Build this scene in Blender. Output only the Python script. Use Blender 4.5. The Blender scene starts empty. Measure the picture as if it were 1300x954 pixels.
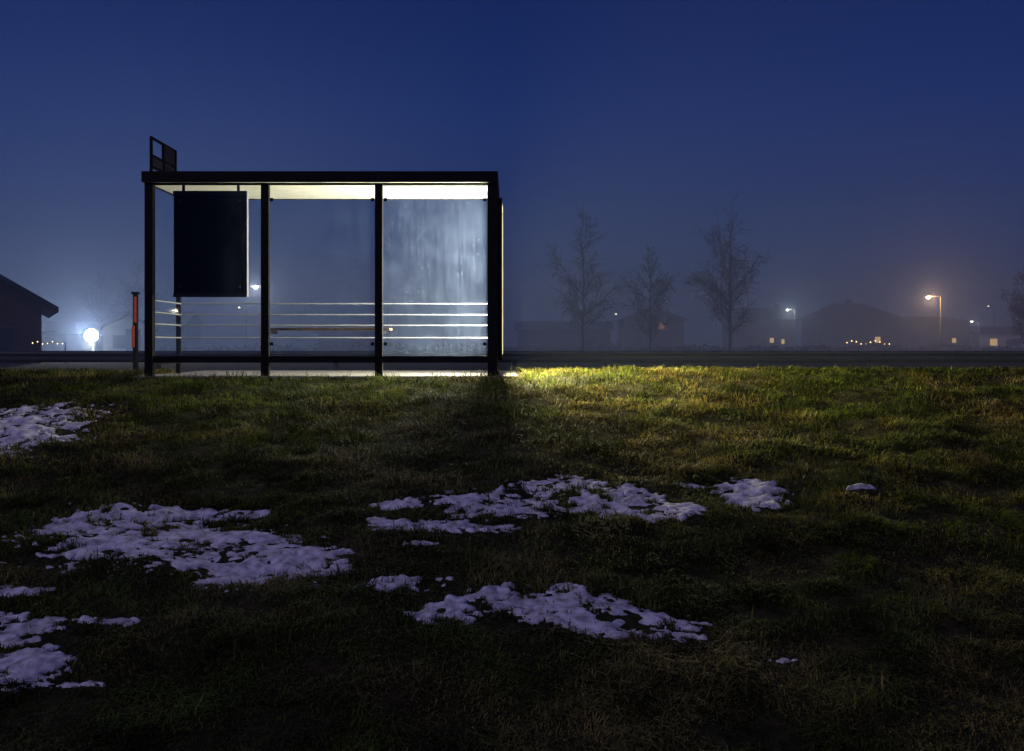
import bpy, math, random
import numpy as np
from mathutils import Vector
random.seed(5); rng=np.random.default_rng(11)
S=bpy.context.scene
S.view_settings.view_transform='Standard'
S.view_settings.look='None'
S.view_settings.exposure=0
EYE=0.37; CY=-12.4

# ---------------------------------------------------------------- materials
def newmat(name):
    m=bpy.data.materials.new(name); m.use_nodes=True
    nt=m.node_tree; nt.nodes.clear()
    o=nt.nodes.new('ShaderNodeOutputMaterial'); return m,nt,o
def pmat(name,col,rough=0.7,metal=0.0,var=0.25,scale=6.0,bump=0.0,emit=None,es=0.0,col2=None,spec=0.4):
    m,nt,o=newmat(name)
    b=nt.nodes.new('ShaderNodeBsdfPrincipled'); nt.links.new(b.outputs[0],o.inputs[0])
    tc=nt.nodes.new('ShaderNodeTexCoord'); n=nt.nodes.new('ShaderNodeTexNoise')
    n.inputs['Scale'].default_value=scale; n.inputs['Detail'].default_value=6
    nt.links.new(tc.outputs['Object'],n.inputs['Vector'])
    r=nt.nodes.new('ShaderNodeValToRGB')
    c2=col2 if col2 else tuple(min(1,c*(1+var)) for c in col)
    c1=tuple(c*(1-var) for c in col)
    r.color_ramp.elements[0].position=.3; r.color_ramp.elements[1].position=.7
    r.color_ramp.elements[0].color=(*c1,1); r.color_ramp.elements[1].color=(*c2,1)
    nt.links.new(n.outputs['Fac'],r.inputs['Fac']); nt.links.new(r.outputs[0],b.inputs['Base Color'])
    b.inputs['Roughness'].default_value=rough; b.inputs['Metallic'].default_value=metal
    b.inputs['Specular IOR Level'].default_value=spec
    if bump>0:
        bp=nt.nodes.new('ShaderNodeBump'); bp.inputs['Strength'].default_value=bump
        bp.inputs['Distance'].default_value=.02
        nt.links.new(n.outputs['Fac'],bp.inputs['Height']); nt.links.new(bp.outputs[0],b.inputs['Normal'])
    if emit:
        b.inputs['Emission Color'].default_value=(*emit,1); b.inputs['Emission Strength'].default_value=es
    return m
def emat(name,col,s):
    m,nt,o=newmat(name); e=nt.nodes.new('ShaderNodeEmission')
    e.inputs[0].default_value=(*col,1); e.inputs[1].default_value=s
    nt.links.new(e.outputs[0],o.inputs[0]); return m

M_frame=pmat('frame_paint',(.006,.007,.008),.6,0,.3,9,spec=.15)
M_black=pmat('board_paint',(.003,.004,.004),.8,0,.2,4,spec=.04)
M_rail=pmat('rail_steel',(.26,.27,.29),.45,.2,.1,12)
M_ceil=pmat('ceiling_white',(.72,.71,.63),.6,0,.08,5)
M_bench=pmat('bench_wood',(.16,.10,.05),.6,0,.4,14,.2)
M_conc=pmat('concrete',(.22,.21,.20),.9,0,.25,10,.4)
M_asph=pmat('asphalt',(.05,.05,.052),.85,0,.3,30,.4)
M_white=pmat('road_paint',(.7,.7,.68),.7,0,.15,12)
M_galv=pmat('galvanised',(.04,.045,.055),.6,.3,.2,5,spec=.2)
M_brick=pmat('brick',(.05,.026,.022),.9,0,.35,8,.3)
M_roof=pmat('roof_tile',(.025,.025,.028),.9,0,.3,4,.3,spec=.1)
M_wallw=pmat('white_boards',(.32,.33,.35),.8,0,.15,2)
M_wallg=pmat('grey_boards',(.05,.05,.055),.85,0,.25,2)
M_wallb=pmat('brown_boards',(.028,.022,.02),.85,0,.25,2)
M_winD=pmat('window_dark',(.02,.022,.03),.12,0,.1,3)
M_winL=emat('window_lit',(1,.78,.5),.55)
M_bark=pmat('birch_bark',(.025,.022,.022),.9,0,.5,3,.2,spec=.1)
M_red=pmat('red_paint',(.35,.05,.025),.5,0,.2,9)
M_tan=pmat('sign_amber',(.35,.2,.06),.5,0,.3,6)
M_signb=pmat('sign_dark',(.02,.022,.03),.5,0,.2,6)
M_lightface=emat('lightbox_face',(1,.88,.46),185.0)
M_lightface2=emat('lightbox_face_in',(1,.94,.72),60.0)
M_tube=emat('tube_light',(1,.96,.78),7.0)

def glass(name,haze,spots=.03):
    m,nt,o=newmat(name); N=nt.nodes; L=nt.links
    tr=N.new('ShaderNodeBsdfTransparent'); tr.inputs[0].default_value=(.93,.96,.97,1)
    gl=N.new('ShaderNodeBsdfGlossy'); gl.inputs['Roughness'].default_value=.03
    mx=N.new('ShaderNodeMixShader'); mx.inputs[0].default_value=.025
    L.new(tr.outputs[0],mx.inputs[1]); L.new(gl.outputs[0],mx.inputs[2])
    tl=N.new('ShaderNodeBsdfTranslucent'); tl.inputs[0].default_value=(.48,.64,.98,1)
    tc=N.new('ShaderNodeTexCoord')
    mp=N.new('ShaderNodeMapping'); mp.inputs['Scale'].default_value=(14,14,.7)
    L.new(tc.outputs['Object'],mp.inputs[0])
    n1=N.new('ShaderNodeTexNoise'); n1.inputs['Scale'].default_value=2.6; n1.inputs['Detail'].default_value=9
    n1.inputs['Roughness'].default_value=.8; L.new(mp.outputs[0],n1.inputs['Vector'])
    n2=N.new('ShaderNodeTexNoise'); n2.inputs['Scale'].default_value=2.4; n2.inputs['Detail'].default_value=10; n2.inputs['Roughness'].default_value=.7
    L.new(tc.outputs['Object'],n2.inputs['Vector'])
    r2=N.new('ShaderNodeMapRange'); r2.inputs[1].default_value=.35; r2.inputs[2].default_value=.68; r2.inputs[3].default_value=.5; r2.inputs[4].default_value=1.6; L.new(n2.outputs['Fac'],r2.inputs[0])
    r1=N.new('ShaderNodeMapRange'); r1.inputs[1].default_value=.35; r1.inputs[2].default_value=.7; r1.inputs[3].default_value=.6; r1.inputs[4].default_value=1.7; L.new(n1.outputs['Fac'],r1.inputs[0])
    v=N.new('ShaderNodeTexVoronoi'); v.inputs['Scale'].default_value=20; L.new(tc.outputs['Object'],v.inputs['Vector'])
    lt=N.new('ShaderNodeMath'); lt.operation='LESS_THAN'; lt.inputs[1].default_value=.22; L.new(v.outputs['Distance'],lt.inputs[0])
    n3=N.new('ShaderNodeTexNoise'); n3.inputs['Scale'].default_value=2.8; L.new(tc.outputs['Object'],n3.inputs['Vector'])
    g3=N.new('ShaderNodeMath'); g3.operation='GREATER_THAN'; g3.inputs[1].default_value=.55; L.new(n3.outputs['Fac'],g3.inputs[0])
    sp=N.new('ShaderNodeMath'); sp.operation='MULTIPLY'; L.new(lt.outputs[0],sp.inputs[0]); L.new(g3.outputs[0],sp.inputs[1])
    sp2=N.new('ShaderNodeMath'); sp2.operation='MULTIPLY'; sp2.inputs[1].default_value=spots; L.new(sp.outputs[0],sp2.inputs[0])
    mu=N.new('ShaderNodeMath'); mu.operation='MULTIPLY'; L.new(r1.outputs[0],mu.inputs[0]); L.new(r2.outputs[0],mu.inputs[1])
    sc=N.new('ShaderNodeMath'); sc.operation='MULTIPLY'; sc.inputs[1].default_value=haze; L.new(mu.outputs[0],sc.inputs[0])
    ad=N.new('ShaderNodeMath'); ad.operation='ADD'; L.new(sc.outputs[0],ad.inputs[0]); L.new(sp2.outputs[0],ad.inputs[1])
    m2=N.new('ShaderNodeMixShader'); L.new(ad.outputs[0],m2.inputs[0]); L.new(mx.outputs[0],m2.inputs[1]); L.new(tl.outputs[0],m2.inputs[2])
    L.new(m2.outputs[0],o.inputs[0]); return m
M_glass=glass('dirty_glass',.012,.02)
M_glassR=glass('dirty_glass_frosted',.028,.06)
M_glassS=glass('side_glass',.04)

# ---------------------------------------------------------------- helpers
def link(o):
    S.collection.objects.link(o); return o
def empty(name,loc=(0,0,0)):
    e=bpy.data.objects.new(name,None); e.location=loc; e.empty_display_size=.3; return link(e)
def turn(e,cx,cy,deg):
    a=math.radians(deg); e.rotation_euler=(0,0,a)
    e.location=(cx-(math.cos(a)*cx-math.sin(a)*cy),cy-(math.sin(a)*cx+math.cos(a)*cy),0)
def mesh(name,v,f,mat=None,parent=None,smooth=False):
    me=bpy.data.meshes.new(name); me.from_pydata([tuple(p) for p in v],[],f); me.update()
    o=bpy.data.objects.new(name,me); link(o)
    if mat: me.materials.append(mat)
    if smooth: me.polygons.foreach_set('use_smooth',[True]*len(me.polygons))
    if parent: o.parent=parent
    return o
def box(name,x0,x1,y0,y1,z0,z1,mat,parent=None,bev=0.0):
    v=[(x0,y0,z0),(x1,y0,z0),(x1,y1,z0),(x0,y1,z0),(x0,y0,z1),(x1,y0,z1),(x1,y1,z1),(x0,y1,z1)]
    f=[(0,3,2,1),(4,5,6,7),(0,1,5,4),(1,2,6,5),(2,3,7,6),(3,0,4,7)]
    o=mesh(name,v,f,mat,parent)
    if bev>0:
        b=o.modifiers.new('bev','BEVEL'); b.width=bev; b.segments=2
    return o
def tubes(name,segs,mat,parent=None,n=3):
    A=np.array([s[0] for s in segs],float); B=np.array([s[1] for s in segs],float)
    ra=np.array([s[2] for s in segs]); rb=np.array([s[3] for s in segs])
    D=B-A; D/= (np.linalg.norm(D,axis=1,keepdims=True)+1e-9)
    up=np.where(np.abs(D[:,2:3])>.9,np.array([[1.,0,0]]),np.array([[0,0,1.]]))
    U=np.cross(D,up); U/=np.linalg.norm(U,axis=1,keepdims=True); W=np.cross(D,U)
    V=[]
    for k in range(n):
        a=2*math.pi*k/n; off=U*math.cos(a)+W*math.sin(a)
        V.append(A+off*ra[:,None]); V.append(B+off*rb[:,None])
    V=np.stack(V,1).reshape(-1,3)
    N=len(segs); base=(np.arange(N)*2*n)[:,None]
    F=[]
    for k in range(n):
        k2=(k+1)%n
        F.append(base+np.array([[2*k,2*k2,2*k2+1,2*k+1]]))
    F=np.stack(F,1).reshape(-1,4)
    me=bpy.data.meshes.new(name); me.from_pydata(V.tolist(),[],F.tolist()); me.update()
    me.polygons.foreach_set('use_smooth',[True]*len(me.polygons))
    me.materials.append(mat); o=bpy.data.objects.new(name,me); link(o)
    if parent:o.parent=parent
    return o
def uvs(name,c,r,mat,parent=None,sz=1):
    import bmesh
    bm=bmesh.new(); bmesh.ops.create_uvsphere(bm,u_segments=16,v_segments=10,radius=r)
    for v in bm.verts: v.co.z*=sz; v.co+=Vector(c)
    me=bpy.data.meshes.new(name); bm.to_mesh(me); bm.free(); me.materials.append(mat)
    o=bpy.data.objects.new(name,me); link(o)
    if parent:o.parent=parent
    return o
_T=rng.random((256,256))
def vn(x,y):
    xi=np.floor(x).astype(int); yi=np.floor(y).astype(int); fx=x-xi; fy=y-yi
    fx=fx*fx*(3-2*fx); fy=fy*fy*(3-2*fy)
    a=_T[xi&255,yi&255]; b=_T[(xi+1)&255,yi&255]; c=_T[xi&255,(yi+1)&255]; d=_T[(xi+1)&255,(yi+1)&255]
    return (a*(1-fx)+b*fx)*(1-fy)+(c*(1-fx)+d*fx)*fy
def fbm(x,y,s,o=4):
    r=0;a=.5;t=0
    for k in range(o):
        ca,sa=math.cos(.6*k+.3),math.sin(.6*k+.3)
        r=r+a*vn((x*ca-y*sa)*s+17.3*k,(x*sa+y*ca)*s+9.1*k); t+=a; a*=.5; s*=2.03
    return r/t
def ss(a,b,x):
    t=np.clip((x-a)/(b-a),0,1); return t*t*(3-2*t)
# ---------------------------------------------------------------- terrain
def g(x,y):
    x=np.asarray(x,float); y=np.asarray(y,float)
    d=y-CY
    z=np.where(y<0,0.169*y,0.0)
    z=np.where(d<4.2,0.169*(4.2-12.4)-0.01*(4.2-d),z)
    z=z-0.035*np.exp(-(y/.5)**2)*0.6
    z=z-0.30*ss(1.9,3.2,y)
    on=ss(-.05,-.6,y)+ss(.0,.4,y)*ss(3.5,2.0,y)*.5*ss(.3,.9,x)
    z=z+(fbm(x+50,y+50,.55,3)-.5)*.16*ss(-.2,-2.,y)
    z=z+(fbm(x+20,y+70,2.5,4)-.5)*.10*on
    z=z+0.05*ss(.1,1.0,x)*np.exp(-((y-.5)/.8)**2)*(.6+.8*vn(x*1.3,y))
    return z
def grid(name,xs,ys,zf,mat,parent=None):
    X,Y=np.meshgrid(xs,ys); Z=zf(X,Y); nx=len(xs); ny=len(ys)
    V=np.stack([X,Y,Z],-1).reshape(-1,3)
    i=(np.arange(ny-1)[:,None]*nx+np.arange(nx-1)[None,:]).reshape(-1)
    F=np.stack([i,i+1,i+nx+1,i+nx],1)
    me=bpy.data.meshes.new(name); me.from_pydata(V.tolist(),[],F.tolist()); me.update()
    me.polygons.foreach_set('use_smooth',[True]*len(me.polygons)); me.materials.append(mat)
    o=bpy.data.objects.new(name,me); link(o)
    if parent:o.parent=parent
    return o
M_soil=pmat('turf_soil',(.020,.021,.010),1,0,.5,14,.6,col2=(.042,.037,.016),spec=.1)
xs=np.concatenate([[-900,-400,-150,-60,-30,-16],np.arange(-12,12.01,.06),[16,30,60,150,400,900]])
ys=np.concatenate([[-120,-60,-30,-20,-14],np.arange(-11,4.01,.06),[6,9,14,25,60,150,400,1500]])
grid('ground',xs,ys,g,M_soil)

# snow field -----------------------------------------------------
E=[(-4.9,9.75,.55,.70),(-4.45,9.35,.22,.25),(-5.3,9.3,.5,.6),
(-2.85,7.0,.36,.27),(-2.45,6.75,.52,.33),(-1.95,6.62,.45,.30),(-1.55,6.38,.34,.26),(-2.30,7.38,.40,.075),(-2.75,6.62,.28,.18),
(-2.95,5.98,.16,.06),(-2.75,5.45,.24,.17),(-2.6,5.04,.24,.15),(-2.29,5.53,.17,.05),
(-.85,7.52,.22,.06),(-.30,7.55,.32,.19),(-.05,7.38,.28,.12),(-.55,7.08,.34,.12),(.06,7.62,.22,.12),(.378,7.98,.25,.18),
(.85,7.60,.30,.22),(1.15,7.38,.28,.14),(.55,7.48,.2,.05),(1.90,7.80,.20,.24),(2.72,7.86,.12,.01),
(-.68,6.02,.20,.07),(-.36,5.66,.16,.11),(-.046,5.88,.20,.12),(.22,5.72,.34,.15),(.60,5.56,.34,.15),(.88,5.42,.14,.05),(.30,5.95,.16,.03),
(-.61,6.67,.12,.02),(1.34,5.16,.12,.02),(-2.13,4.9,.12,.02),(1.5,8.0,.14,.025),(-.95,7.2,.10,.05)]
def snowF(x,y):
    d=y-CY; F=np.full(np.shape(x),-9.0)
    for cx,cd,hx,hd in E:
        r=((x-cx)/(hx*1.17))**2+((d-cd)/(hd*1.17))**2
        F=np.maximum(F,1-r)
    F=np.where(F>-5,np.maximum(F,-2.2)+ (fbm(x+9,y*1.6+9,4.6,4)-.5)*3.0+(fbm(x,y*1.6,14,4)-.5)*4.2+.0,F)
    return F
def snowZ(x,y,F):
    h=np.where(F>0,.011*np.sqrt(np.clip(F,0,1))+.0005,-.03+0*F)
    lump=(fbm(x+3,y*1.2+5,6.5,2)-.5)*.06+(fbm(x,y,17,1)-.5)*.012
    return g(x,y)+.003+h+lump*ss(0,.9,F)
st=.011
sx=np.arange(-6.2,3.2,st); sy=np.arange(-7.9,-1.6,st)
X,Y=np.meshgrid(sx,sy); F=snowF(X,Y); Z=snowZ(X,Y,F)
nx=len(sx)
i=(np.arange(len(sy)-1)[:,None]*nx+np.arange(nx-1)[None,:])
keep=np.maximum.reduce([F[:-1,:-1],F[1:,:-1],F[:-1,1:],F[1:,1:]])>0
i=i[keep]
Q=np.stack([i,i+1,i+nx+1,i+nx],1)
used,inv=np.unique(Q.reshape(-1),return_inverse=True)
V=np.stack([X,Y,Z],-1).reshape(-1,3)[used]; Q=inv.reshape(-1,4)
me=bpy.data.meshes.new('snow'); me.from_pydata(V.tolist(),[],Q.tolist()); me.update()
me.polygons.foreach_set('use_smooth',[True]*len(me.polygons))
m,nt,o=newmat('old_snow'); b=nt.nodes.new('ShaderNodeBsdfPrincipled'); nt.links.new(b.outputs[0],o.inputs[0])
b.inputs['Roughness'].default_value=.8; b.inputs['Specular IOR Level'].default_value=.2
tc=nt.nodes.new('ShaderNodeTexCoord'); n=nt.nodes.new('ShaderNodeTexNoise'); n.inputs['Scale'].default_value=16; n.inputs['Detail'].default_value=10
nt.links.new(tc.outputs['Object'],n.inputs['Vector'])
r=nt.nodes.new('ShaderNodeValToRGB'); r.color_ramp.elements[0].position=.32;r.color_ramp.elements[0].color=(.28,.27,.29,1);r.color_ramp.elements[1].position=.64;r.color_ramp.elements[1].color=(.76,.74,.79,1)
nt.links.new(n.outputs['Fac'],r.inputs[0]); nt.links.new(r.outputs[0],b.inputs['Base Color'])
bp=nt.nodes.new('ShaderNodeBump'); bp.inputs['Strength'].default_value=.35; bp.inputs['Distance'].default_value=.008
nt.links.new(n.outputs['Fac'],bp.inputs['Height']); nt.links.new(bp.outputs[0],b.inputs['Normal'])
me.materials.append(m); link(bpy.data.objects.new('snow',me))

# grass -----------------------------------------------------
N=580000
u=rng.random(N); d0,d1=3.2,14.6
d=d0*(d1/d0)**u
x=(rng.random(N)*2-1)*(d*.60+.6)
y=d+CY
inslab=(y>-.04)&(x>-4.75)&(x<.12)
F=snowF(x,y)
k=(~inslab)&(F<.30)&(y<2.1)&~((F>-.10)&(rng.random(N)<.45))
cl=np.clip((fbm(x+31,y+12,4.5,4)-.5)*1.7+.5,0,1); k&=(rng.random(N)<.25+1.5*cl)
x=x[k];y=y[k];d=d[k];cl=cl[k];n_=len(x)
z=g(x,y)-.004
scale=1+.06*(d-5)
hgt=(.016+.040*rng.random(n_)**1.6)*(.35+1.35*cl)*scale
tall=(rng.random(n_)<.012); hgt=np.where(tall,hgt*1.8,hgt)
edge=(np.abs(y+.06)<.14)&(x<.2)&(x>-4.8); hgt=np.where(edge&(rng.random(n_)<.4),hgt*1.8,hgt)
w=(.0016+.0018*rng.random(n_))*scale*1.15
flow=fbm(x+80,y+40,2.2,2)*8
a=flow+rng.normal(0,1.1,n_)
lean=np.abs(rng.normal(1.15,.5,n_))
dx=np.cos(a);dy=np.sin(a)
px=-dy;py=dx
P=np.stack([x,y,z],1)
dirh=np.stack([dx,dy,0*dx],1); side=np.stack([px,py,0*px],1)
upv=np.array([[0,0,1.]])
mid=P+upv*(hgt*.62)[:,None]+dirh*(hgt*.35*lean)[:,None]
tip=P+upv*(hgt*np.clip(1.05-.35*lean,.25,1))[:,None]+dirh*(hgt*1.1*lean)[:,None]
V=np.stack([P-side*w[:,None],P+side*w[:,None],mid+side*(w*.8)[:,None],mid-side*(w*.8)[:,None],tip],1).reshape(-1,3)
me=bpy.data.meshes.new('grass')
me.vertices.add(n_*5); me.vertices.foreach_set('co',V.reshape(-1).astype(np.float32))
b5=(np.arange(n_)*5)[:,None]
loops=(b5+np.array([[0,1,2,3,3,2,4]])).reshape(-1)
me.loops.add(n_*7); me.loops.foreach_set('vertex_index',loops.astype(np.int32))
me.polygons.add(n_*2)
ls=((np.arange(n_)*7)[:,None]+np.array([[0,4]])).reshape(-1)
me.polygons.foreach_set('loop_start',ls.astype(np.int32))
me.update(calc_edges=True); me.validate()
green=np.array([.084,.112,.014]); dry=np.array([.21,.165,.05]); dk=np.array([.028,.038,.010])
t=np.clip((fbm(x+5,y+90,1.9,4)-.5)*3.0+.26+rng.normal(0,.2,n_),0,1)[:,None]
C=green*(1-t)+dry*t; s=(rng.random(n_)<.3)[:,None]; C=np.where(s,dk,C)*(.7+.6*rng.random(n_))[:,None]
C=C*np.clip(1+2.2*(fbm(x+60,y+3,3.4,4)-.5),.3,1.8)[:,None]
C=np.concatenate([C,np.ones((n_,1))],1); C=np.repeat(C,5,0)
ca=me.color_attributes.new('col','FLOAT_COLOR','POINT'); ca.data.foreach_set('color',C.reshape(-1).astype(np.float32))
m,nt,o=newmat('grass_blades'); b=nt.nodes.new('ShaderNodeBsdfPrincipled'); at=nt.nodes.new('ShaderNodeAttribute'); at.attribute_name='col'
nt.links.new(at.outputs['Color'],b.inputs['Base Color']); b.inputs['Roughness'].default_value=.6; b.inputs['Specular IOR Level'].default_value=.2
tl=nt.nodes.new('ShaderNodeBsdfTranslucent'); nt.links.new(at.outputs['Color'],tl.inputs[0])
mx=nt.nodes.new('ShaderNodeMixShader'); mx.inputs[0].default_value=.35
nt.links.new(b.outputs[0],mx.inputs[1]); nt.links.new(tl.outputs[0],mx.inputs[2]); nt.links.new(mx.outputs[0],o.inputs[0])
me.materials.append(m); link(bpy.data.objects.new('grass',me))

# ---------------------------------------------------------------- paved stop, kerb, road
pl=empty('bus_stop_pavement')
box('slab',-4.72,.06,-.03,2.9,-.25,.0,M_conc,pl,.006)
box('kerb',-9,9,2.905,3.05,-.4,-.12,M_conc,pl,.01)
road=empty('road')
box('asphalt',-300,300,3.055,9.2,-.5,-.25,M_asph,road)
box('edge_line',-300,300,8.9,9.0,-.249,-.246,M_white,road)
for i,xx in enumerate(range(-120,120,9)): box('centre_dash_%d'%i,xx,xx+3,6.0,6.1,-.249,-.246,M_white,road)

gr=empty('guard_rail')
yy=9.9
prof=[(0,.31),(-.05,.285),(-.075,.245),(-.01,.20),(-.01,.165),(-.075,.12),(-.05,.08),(0,.05)]
v=[];f=[]
for xx in (-90,90):
    for a_,b_ in prof: v.append((xx,yy+a_,b_-.04))
for j in range(7): f.append((j,j+1,j+9,j+8))
mesh('beam',v,f,M_galv,gr)
for i,xx in enumerate(np.arange(-60,60,4)): box('post_%d'%i,xx,xx+.1,yy+.01,yy+.12,-.5,.24,M_galv,gr)

# ---------------------------------------------------------------- shelter
sh=empty('bus_shelter')
D=1.15
zr=2.41
def post(nm,x0,x1,y0,y1,z1=zr): box(nm,x0,x1,y0,y1,0.001,z1-.002,M_frame,sh,.004)
post('post_rear_1',-4.575,-4.475,-.01,.09); post('post_rear_2',-3.13,-3.03,0,.07); post('post_rear_3',-1.71,-1.615,0,.07); post('post_rear_4',-.305,-.18,-.01,.10)
post('post_front_1',-4.575,-4.52,D,D+.06); post('post_front_2',-.28,-.22,D,D+.06)
box('roof_fascia_rear',-4.60,-.175,-.05,.0-.012,zr+.002,2.545,M_frame,sh,.005)
box('roof_fascia_road',-4.60,-.175,1.44,1.48,zr+.002,2.545,M_frame,sh,.005)
box('roof_fascia_end_1',-4.60,-4.56,-.011,1.439,zr+.002,2.545,M_frame,sh)
box('roof_fascia_end_2',-.215,-.175,-.011,1.439,zr+.002,2.545,M_frame,sh)
box('roof_deck',-4.559,-.216,-.011,1.439,2.50,2.54,M_frame,sh)
box('ceiling',-4.559,-.216,-.011,1.439,2.42,2.46,M_ceil,sh)
box('light_fitting',-1.60,-.33,.12,1.10,2.385,2.412,M_ceil,sh,.005)
mesh('light_diffuser',[(-1.58,.14,2.382),(-.35,.14,2.382),(-.35,1.08,2.382),(-1.58,1.08,2.382)],[(0,1,2,3)],M_tube,sh)
for nm,x0,x1 in (('1',-4.474,-3.131),('2',-3.029,-1.711),('3',-1.614,-.306)):
    box('sill_'+nm,x0,x1,.01,.06,.165,.25,M_frame,sh,.003)
    box('head_'+nm,x0,x1,.01,.06,2.385,2.409,M_frame,sh)
    mm=M_glassR if nm=='3' else M_glass
    mesh('glass_'+nm,[(x0,.035,.251),(x1,.035,.251),(x1,.035,2.384),(x0,.035,2.384)],[(0,1,2,3)],mm,sh)
mesh('glass_end',[(-4.53,.091,.2),(-4.53,D-.001,.2),(-4.53,D-.001,2.38),(-4.53,.091,2.38)],[(0,1,2,3)],M_glassS,sh)
box('sill_end',-4.555,-4.505,.091,D-.001,.14,.2,M_frame,sh)
segs=[]
for z_ in (.949,.80,.655,.487):
    segs.append(((-4.52,D+.0-.02,z_),(-.27,D-.02,z_),.009,.009))
    segs.append(((-4.50,.09,z_),(-4.50,D-.02,z_),.011,.011))
tubes('hand_rails',segs,M_rail,sh,8)
for i,(bx,bz) in enumerate([(-3.0,2.2),(-3.0,.4),(-1.74,2.2),(-1.74,.4),(-1.58,2.2),(-1.58,.4),(-.34,2.2),(-.34,.4)]):
    box('clamp_%d'%i,bx-.02,bx+.02,.02,.031,bz-.02,bz+.02,M_frame,sh)

bn=empty('bench')
for j in range(4): box('slat_%d'%j,-3.08,-1.56,.28+j*.085,.35+j*.085,.575,.607,M_bench,bn,.006)
for i,bx in enumerate((-3.09,-1.67)):
    box('bracket_%d'%i,bx,bx+.03,.072,.60,.53,.573,M_frame,bn)

bd=empty('notice_board')
box('panel',-4.25,-3.335,.10,.17,.99,2.32,M_black,bd,.008)
box('frame_top',-4.25,-3.335,.085,.098,2.27,2.32,M_frame,bd); box('frame_bottom',-4.25,-3.335,.085,.098,.99,1.04,M_frame,bd)
for i,(bx,bz) in enumerate([(-4.17,1.12),(-3.42,1.12),(-4.17,2.2),(-3.42,2.2)]): uvs('bolt_%d'%i,(bx,.098,bz),.012,M_galv,bd)
box('hanger_1',-4.15,-4.12,.12,.15,2.321,2.418,M_frame,bd); box('hanger_2',-3.46,-3.43,.12,.15,2.321,2.418,M_frame,bd)
box('lit_edge_strip',-3.334,-3.326,.10,.17,.99,2.32,M_rail,bd)  # pale strip puts the board's lamplit right edge into its colour

lb=empty('advertising_lightbox')
bx0,bx1=-.27,-.135
box('case',bx0+.02,bx1-.02,.12,1.10,.20,2.23,M_frame,lb)
for nm,x0,x1,fx,mt,sg in (('road_side',bx1-.0195,bx1+.012,bx1-.015,M_lightface,1),('shelter_side',bx0-.012,bx0+.0195,bx0+.015,M_lightface2,-1)):
    box('lip_rear_'+nm,x0,x1,.115,.16,.20,2.235,M_frame,lb)
    box('lip_front_'+nm,x0,x1,1.06,1.105,.20,2.235,M_frame,lb)
    box('lip_top_'+nm,x0,x1,.161,1.059,2.17,2.235,M_frame,lb)
    box('lip_bottom_'+nm,x0,x1,.161,1.059,.20,.27,M_frame,lb)
    v=[(fx,.162,.272),(fx,1.058,.272),(fx,1.058,2.168),(fx,.162,2.168)]
    mesh('poster_'+nm,v,[(0,1,2,3)],mt,lb)
box('foot_1',-.23,-.17,.2,.3,.001,.198,M_frame,lb); box('foot_2',-.23,-.17,.9,1.0,.001,.198,M_frame,lb)

rs=empty('bus_stop_sign')
X0=-4.50
def bar(nm,y0,y1,z0,z1): box(nm,X0-.015,X0+.015,y0,y1,z0,z1,M_frame,rs)
bar('upright_1',0,.035,2.546,2.99); bar('upright_2',.43,.46,2.546,2.99); bar('upright_3',.89,.925,2.546,2.99)
for i,z_ in enumerate((2.96,2.74,2.60)):
    bar('bar_a%d'%i,.036,.429,z_,z_+.028); bar('bar_b%d'%i,.461,.889,z_,z_+.028)
box('plate_1',X0-.006,X0+.006,.06,.41,2.632,2.735,M_tan,rs); box('plate_2',X0-.006,X0+.006,.48,.87,2.632,2.735,M_tan,rs)
box('pictogram',X0+.007,X0+.012,.52,.83,2.65,2.71,M_signb,rs)
box('plate_3',X0-.006,X0+.006,.48,.87,2.775,2.95,M_signb,rs)

rp=empty('roadside_marker')
box('post',-6.06,-5.99,3.5,3.57,-.3,1.2,M_frame,rp,.01); box('reflector_1',-6.03,-5.99,3.46,3.49,.75,1.16,M_red,rp,.008); box('reflector_2',-6.06,-6.02,3.46,3.49,.35,.70,M_red,rp,.008)
box('cap',-6.07,-5.98,3.47,3.59,1.203,1.24,M_frame,rp)

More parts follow.
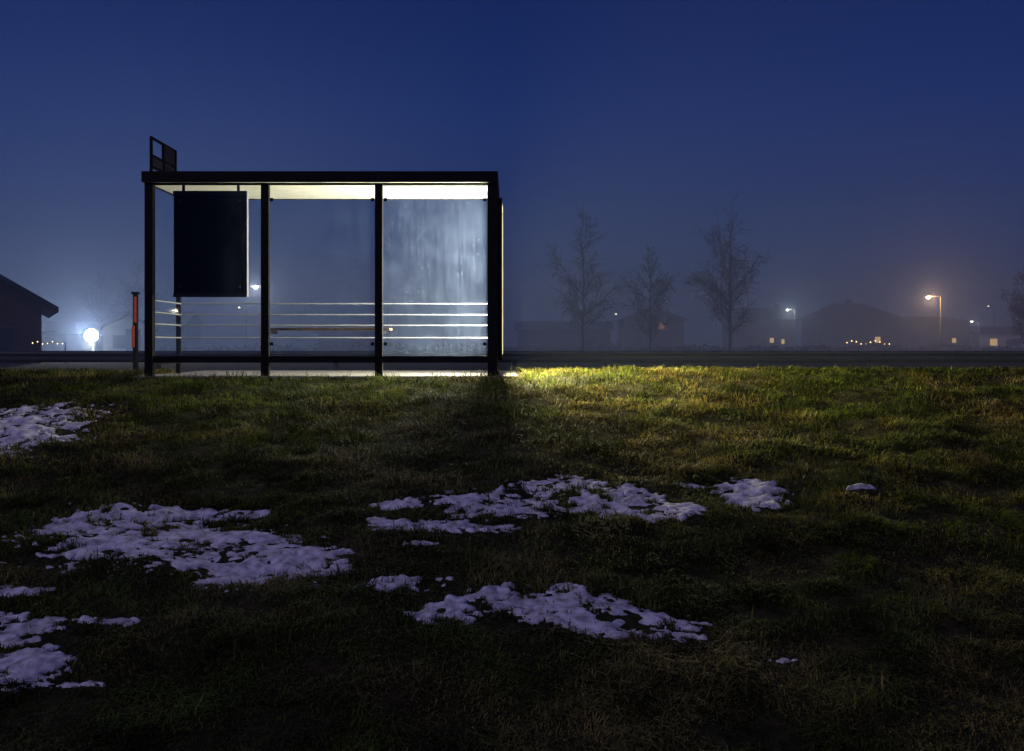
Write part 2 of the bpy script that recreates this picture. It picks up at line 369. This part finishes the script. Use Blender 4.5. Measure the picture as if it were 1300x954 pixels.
# ---------------------------------------------------------------- trees
def birch(name,px,dist,H,seed,spread=.26,rk=1.0):
    R=random.Random(seed); X=px; Y=dist+CY; segs=[]
    def pt(a,b,t): return tuple(a[i]+(b[i]-a[i])*t for i in range(3))
    tr=[(X,Y,-.5)]; 
    for k in range(1,13):
        p=tr[-1]; tr.append((X+R.gauss(0,.012*H)*k/12,Y+R.gauss(0,.012*H)*k/12,-.5+(H+.5)*k/12))
    r0=.010*H*rk
    for k in range(12): segs.append((tr[k],tr[k+1],r0*(1-k/12)**.8+.012,r0*(1-(k+1)/12)**.8+.012))
    def limb(p,az,el,L,r,lev):
        n=5 if lev<2 else 4
        pts=[p]; e=el; a=az
        for i in range(n):
            st=L/n
            q=pts[-1]; pts.append((q[0]+math.cos(a)*math.cos(e)*st,q[1]+math.sin(a)*math.cos(e)*st,q[2]+math.sin(e)*st))
            if lev<2: e+= R.gauss(0.02,.10)-(.18 if i>2 else 0)
            else: e-=R.uniform(.25,.6)
            a+=R.gauss(0,.16)
            segs.append((pts[-2],pts[-1],r*(1-i/n)+.006*rk,r*(1-(i+1)/n)+.005*rk))
        if lev<2:
            m=int(9*max(.6,L/(.2*H))+1) if lev==0 else 6
            for j in range(m):
                t=R.uniform(.15,1)*n; i=min(n-1,int(t)); pp=pt(pts[i],pts[i+1],t-i)
                limb(pp,a+R.choice((-1,1))*R.uniform(.3,1.2),e+R.gauss(.1,.45),L*R.uniform(.25,.5)*(1 if lev==0 else 1.4),r*.42,lev+1)
    for j in range(44):
        t=R.uniform(.12,.99); k=min(11,int(t*12)); p=pt(tr[k],tr[k+1],t*12-k)
        L=H*spread*(min(1.2,(1.1-t)*1.55))*R.uniform(.55,1.2)*(1 if t>.2 else .8)
        limb(p,R.uniform(0,6.283),R.uniform(.55,1.1),L,r0*.3*(1.1-t)+.008,0)
    return tubes(name,segs,M_bark,None,3)
birch('birch_tree',6.05,85,12.0,3,.28)
birch('birch_tree',11.8,85,8.8,8,.28)
birch('birch_tree',18.6,85,12.8,21,.29)
birch('birch_tree',43.8,85,7.0,33,.3)
birch('birch_tree',-58.0,155,14,41,.32)
birch('birch_tree',-66.0,160,12,42,.32)

# ---------------------------------------------------------------- houses
def house(name,x0,x1,dist,dep,eave,ridge,wall,roof='gable_x',wins=(),over=.5,chim=None,base=-.5,rot=0):
    H=empty(name); y0=dist+CY; y1=y0+dep
    ym=(y0+y1)/2; xm=(x0+x1)/2; o_=over
    if roof=='gable_y':
        v=[(x0,y0,base),(x1,y0,base),(x1,y0,eave),(xm,y0,ridge-.12),(x0,y0,eave),(x0,y1,base),(x1,y1,base),(x1,y1,eave),(xm,y1,ridge-.12),(x0,y1,eave)]
        f=[(0,1,2,3,4),(6,5,9,8,7),(1,6,7,2),(5,0,4,9)]
        mesh('walls',v,f,wall,H)
        sl=(ridge-eave)/(xm-x0); ez=eave-o_*sl
        for nm,xa in (('roof_slope_1',x0-o_),('roof_slope_2',x1+o_)):
            v=[(xa,y0-o_,ez),(xm,y0-o_,ridge),(xm,y1+o_,ridge),(xa,y1+o_,ez),(xa,y0-o_,ez+.2),(xm,y0-o_,ridge+.2),(xm,y1+o_,ridge+.2),(xa,y1+o_,ez+.2)]
            mesh(nm,v,[(0,1,2,3),(4,7,6,5),(0,4,5,1),(3,2,6,7),(0,3,7,4)],M_roof,H)
    else:
        mesh('walls',[(x0,y0,base),(x1,y0,base),(x1,y1,base),(x0,y1,base),(x0,y0,eave),(x1,y0,eave),(x1,y1,eave),(x0,y1,eave)],[(0,1,5,4),(1,2,6,5),(2,3,7,6),(3,0,4,7)],wall,H)
        ins=0 if roof=='gable_x' else (x1-x0)*.36
        a,b_,c,d_=(x0-o_,y0-o_,eave-.1),(x1+o_,y0-o_,eave-.1),(x1+o_,y1+o_,eave-.1),(x0-o_,y1+o_,eave-.1)
        e=(x0-o_+ins,ym,ridge);f_=(x1+o_-ins,ym,ridge)
        mesh('roof',[a,b_,c,d_,e,f_],[(0,1,5,4),(1,2,5),(2,3,4,5),(3,0,4),(0,3,2,1)],M_roof,H)
    for i,(wx,wz,ww,wh,lit) in enumerate(wins):
        box('window_frame_%d'%i,wx-.08,wx+ww+.08,y0-.05,y0-.004,wz-.08,wz+wh+.08,M_wallg if wall!=M_wallg else M_wallb,H)
        box('window_%d'%i,wx,wx+ww,y0-.07,y0-.053,wz,wz+wh,M_winL if lit else M_winD,H)
    box('door',x0+(x1-x0)*.45,x0+(x1-x0)*.45+1,y0-.06,y0-.004,base,base+2.1,M_wallb,H)
    if chim: box('chimney',chim,chim+.8,ym-.4,ym+.4,ridge-1,ridge+.7,M_brick,H)
    if rot: turn(H,x1,y0,rot)
    return H
house('brick_house',-30.5,-18.9,40,9,2.1,5.6,M_brick,'gable_y',[(-20.9,.0,1.0,1.1,0),(-23.4,.0,1.0,1.1,0),(-21.6,1.9,.9,.8,0)],.6,rot=27)
house('white_garage',-29.3,-26.0,72,6,1.7,2.65,M_wallw,'gable_y',[(-28.6,.3,.8,.8,0)],.35,rot=22)
house('row_house',-44,-33.0,84,8,1.5,2.5,M_wallg,'gable_x',[(-40,.0,1,.9,0),(-36,.0,1,.9,0)],rot=22)
house('timber_house',1,17.4,175,9,3.4,4.9,M_wallb,'gable_x',[(4,1,1.3,1.2,0),(9,1,1.3,1.2,0),(13,1,1.3,1.2,0)],.6)
house('timber_house',19.0,29.4,170,9,5.0,7.0,M_wallg,'gable_y',[(21,1,1.3,1.2,0),(25,3.3,1.3,1.2,0)],.6,25)
house('timber_house',37.8,48.2,170,9,5.1,7.1,M_wallg,'gable_x',[(40,1,1.3,1.2,0),(44,1,.7,.8,1),(46,.8,.5,.8,1),(44,3.4,1.3,1.2,0)],.6,46)
house('hip_roof_house',52.6,65.8,170,11,5.3,7.9,M_wallb,'hip',[(55,1,1.4,1.3,0),(58,1,1.4,1.3,0),(62,1,.9,1.0,1),(55,3.4,1.4,1.2,0),(61,3.4,1.4,1.2,0)],.8,59)
house('flat_house',67,79,172,10,4.9,5.7,M_wallg,'hip',[(69,1,1.3,1.2,0),(73,3,1.3,1.2,0),(76,1,.7,.8,1)],.4)
house('timber_house',82,93,175,9,2.6,4.0,M_wallw,'gable_x',[(84,.5,1.3,1.2,1),(88,.5,1.3,1.2,0)],.4)
house('timber_house',-70,-56,170,9,4.2,6.5,M_wallg,'gable_x',[(-66,1,1.3,1.2,0),(-60,1,1.3,1.2,0)],.6)
house('timber_house',-34,-22,175,9,2.6,4.2,M_wallg,'gable_x',[(-31,1,1.3,1.2,0)],.6)

ML=emat('bulb_warm',(1,.75,.4),4.0)
sl=empty('string_lights')
for i in range(10): uvs('bulb_%d'%i,(57.0+i*.8,157.0,1.0+.30*math.sin(i*1.3)),.10,ML,sl)
sl2=empty('string_lights')
for i in range(7): uvs('bulb_%d'%i,(-18.3+i*.19,25.6,.50+.05*math.sin(i*2)),.02,ML,sl2)
tubes('wire',[((-18.4,25.6,.52),(-17.05,25.6,.52),.006,.006),((-18.4,25.6,-.4),(-18.4,25.6,.53),.02,.02),((-17.05,25.6,-.4),(-17.05,25.6,.53),.02,.02)],M_galv,sl2,6)

def hedge(name,x0,x1,dist,h,seed):
    r_=np.random.default_rng(seed); n=int((x1-x0)*60)
    X=x0+r_.random(n)*(x1-x0); top=h*(.55+.9*vn(X*.25+seed,X*0+seed)); Zc=-.4+r_.random(n)*top; Yc=dist+CY+r_.normal(0,.8,n)
    c=np.stack([X,Yc,Zc],1); o1=r_.normal(0,.22,(n,3)); o2=r_.normal(0,.22,(n,3))
    V=np.stack([c,c+o1,c+o2],1).reshape(-1,3); Fq=np.arange(n*3).reshape(-1,3)
    me=bpy.data.meshes.new(name); me.from_pydata(V.tolist(),[],Fq.tolist()); me.materials.append(M_hedge); link(bpy.data.objects.new(name,me))
M_hedge=pmat('hedge_leaf',(.03,.035,.02),.9,0,.4,1)
hedge('hedge',-100,110,130,.9,5)

# ---------------------------------------------------------------- lamps
def street_lamp(name,x,dist,z,col,e,watt,side=-1,hr=.14):
    L=empty(name); y=dist+CY
    tubes('pole',[((x,y,-.5),(x,y,z*.6),.07,.055),((x,y,z*.6),(x,y,z+.12),.055,.04),((x,y,z+.12),(x+side*.8,y,z+.16),.035,.03)],M_galv,L,8)
    box('head',x+side*1.1-.3,x+side*1.1+.3,y-.12,y+.12,z+.09,z+.17,M_galv,L,.02)
    uvs('lens',(x+side*1.1,y,z+.05),hr,emat('lens_'+name,col,e),L,.7)
    if watt>0:
        ld=bpy.data.lights.new('lamp','POINT'); ld.energy=watt; ld.color=col; ld.shadow_soft_size=.15
        lo=bpy.data.objects.new('bulb',ld); lo.location=(x+side*1.1,y-.35,z-.1); link(lo); lo.parent=L
street_lamp('street_lamp',38.75,90,4.75,(1,.55,.28),16,3000,-1,.2)
street_lamp('street_lamp',42.6,150,5.8,(.9,.95,1),9,2000,-1,.2)
street_lamp('street_lamp',-19.5,80,5.05,(1,.9,.8),12,2400,-1,.17)
street_lamp('street_lamp',-40.0,150,6.2,(1,.9,.8),5,0,-1,.16)
street_lamp('street_lamp',22.0,200,6.8,(.9,.95,1),3,0,-1,.2)
street_lamp('street_lamp',75,160,4.3,(.85,.9,1),6,500,-1,.2)
street_lamp('street_lamp',-17.5,140,6.0,(1,.95,.85),4,0,-1,.14)
street_lamp('street_lamp',92,190,8.0,(.85,.9,1),3,0,-1,.16)
fl=empty('flood_lamp'); fy=60+CY
tubes('pole',[((-25.35,fy+.3,-.5),(-25.35,fy+.3,1.0),.06,.06)],M_galv,fl,8)
box('housing',-25.75,-24.95,fy+.16,fy+.36,.65,1.4,M_frame,fl,.03)
uvs('lens',(-25.35,fy,1.03),.40,emat('flood_lens',(.95,1,.98),14),fl)
ld=bpy.data.lights.new('lamp','POINT'); ld.energy=5000; ld.color=(.9,.97,1); ld.shadow_soft_size=.3
lo=bpy.data.objects.new('bulb',ld); lo.location=(-25.35,fy-.9,1.1); link(lo); lo.parent=fl

# ---------------------------------------------------------------- fog
fb=box('fog',-260,260,1.13,330,-2,21,None)
m,nt,o=newmat('fog_volume'); vs=nt.nodes.new('ShaderNodeVolumeScatter')
vs.inputs['Color'].default_value=(.42,.56,1,1); vs.inputs['Density'].default_value=.0066; vs.inputs['Anisotropy'].default_value=.2
nt.links.new(vs.outputs[0],o.inputs['Volume']); fb.data.materials.append(m)

# ---------------------------------------------------------------- world
W=bpy.data.worlds.new('World'); S.world=W; W.use_nodes=True; nt=W.node_tree; nt.nodes.clear()
o=nt.nodes.new('ShaderNodeOutputWorld'); bg=nt.nodes.new('ShaderNodeBackground'); nt.links.new(bg.outputs[0],o.inputs[0])
tc=nt.nodes.new('ShaderNodeTexCoord'); sp=nt.nodes.new('ShaderNodeSeparateXYZ'); nt.links.new(tc.outputs['Generated'],sp.inputs[0])
r=nt.nodes.new('ShaderNodeValToRGB'); nt.links.new(sp.outputs['Z'],r.inputs[0])
el=r.color_ramp.elements
el[0].position=0; el[0].color=(.010,.022,.10,1)
el[1].position=1; el[1].color=(.003,.016,.10,1)
for p,c in ((.10,(.003,.022,.140)),(.22,(.0,.018,.142)),(.36,(.0,.010,.088))):
    e=el.new(p); e.color=(*c,1)
nt.links.new(r.outputs[0],bg.inputs[0]); bg.inputs[1].default_value=1.0

sd=bpy.data.lights.new('night_fill','SUN'); sd.energy=.52; sd.angle=math.radians(14); sd.color=(.84,.69,1.0)  # violet fill added to lift the snow, for unseen lights behind the camera
so=bpy.data.objects.new('night_fill',sd); so.rotation_euler=(math.radians(50),0,math.radians(-35)); link(so)

cam=bpy.data.cameras.new('camera'); cam.lens=35; cam.sensor_width=36; cam.shift_y=-37/1300; cam.clip_end=3000
co=bpy.data.objects.new('camera',cam); co.location=(0,CY,EYE); co.rotation_euler=(math.radians(90),0,0); link(co)
S.camera=co
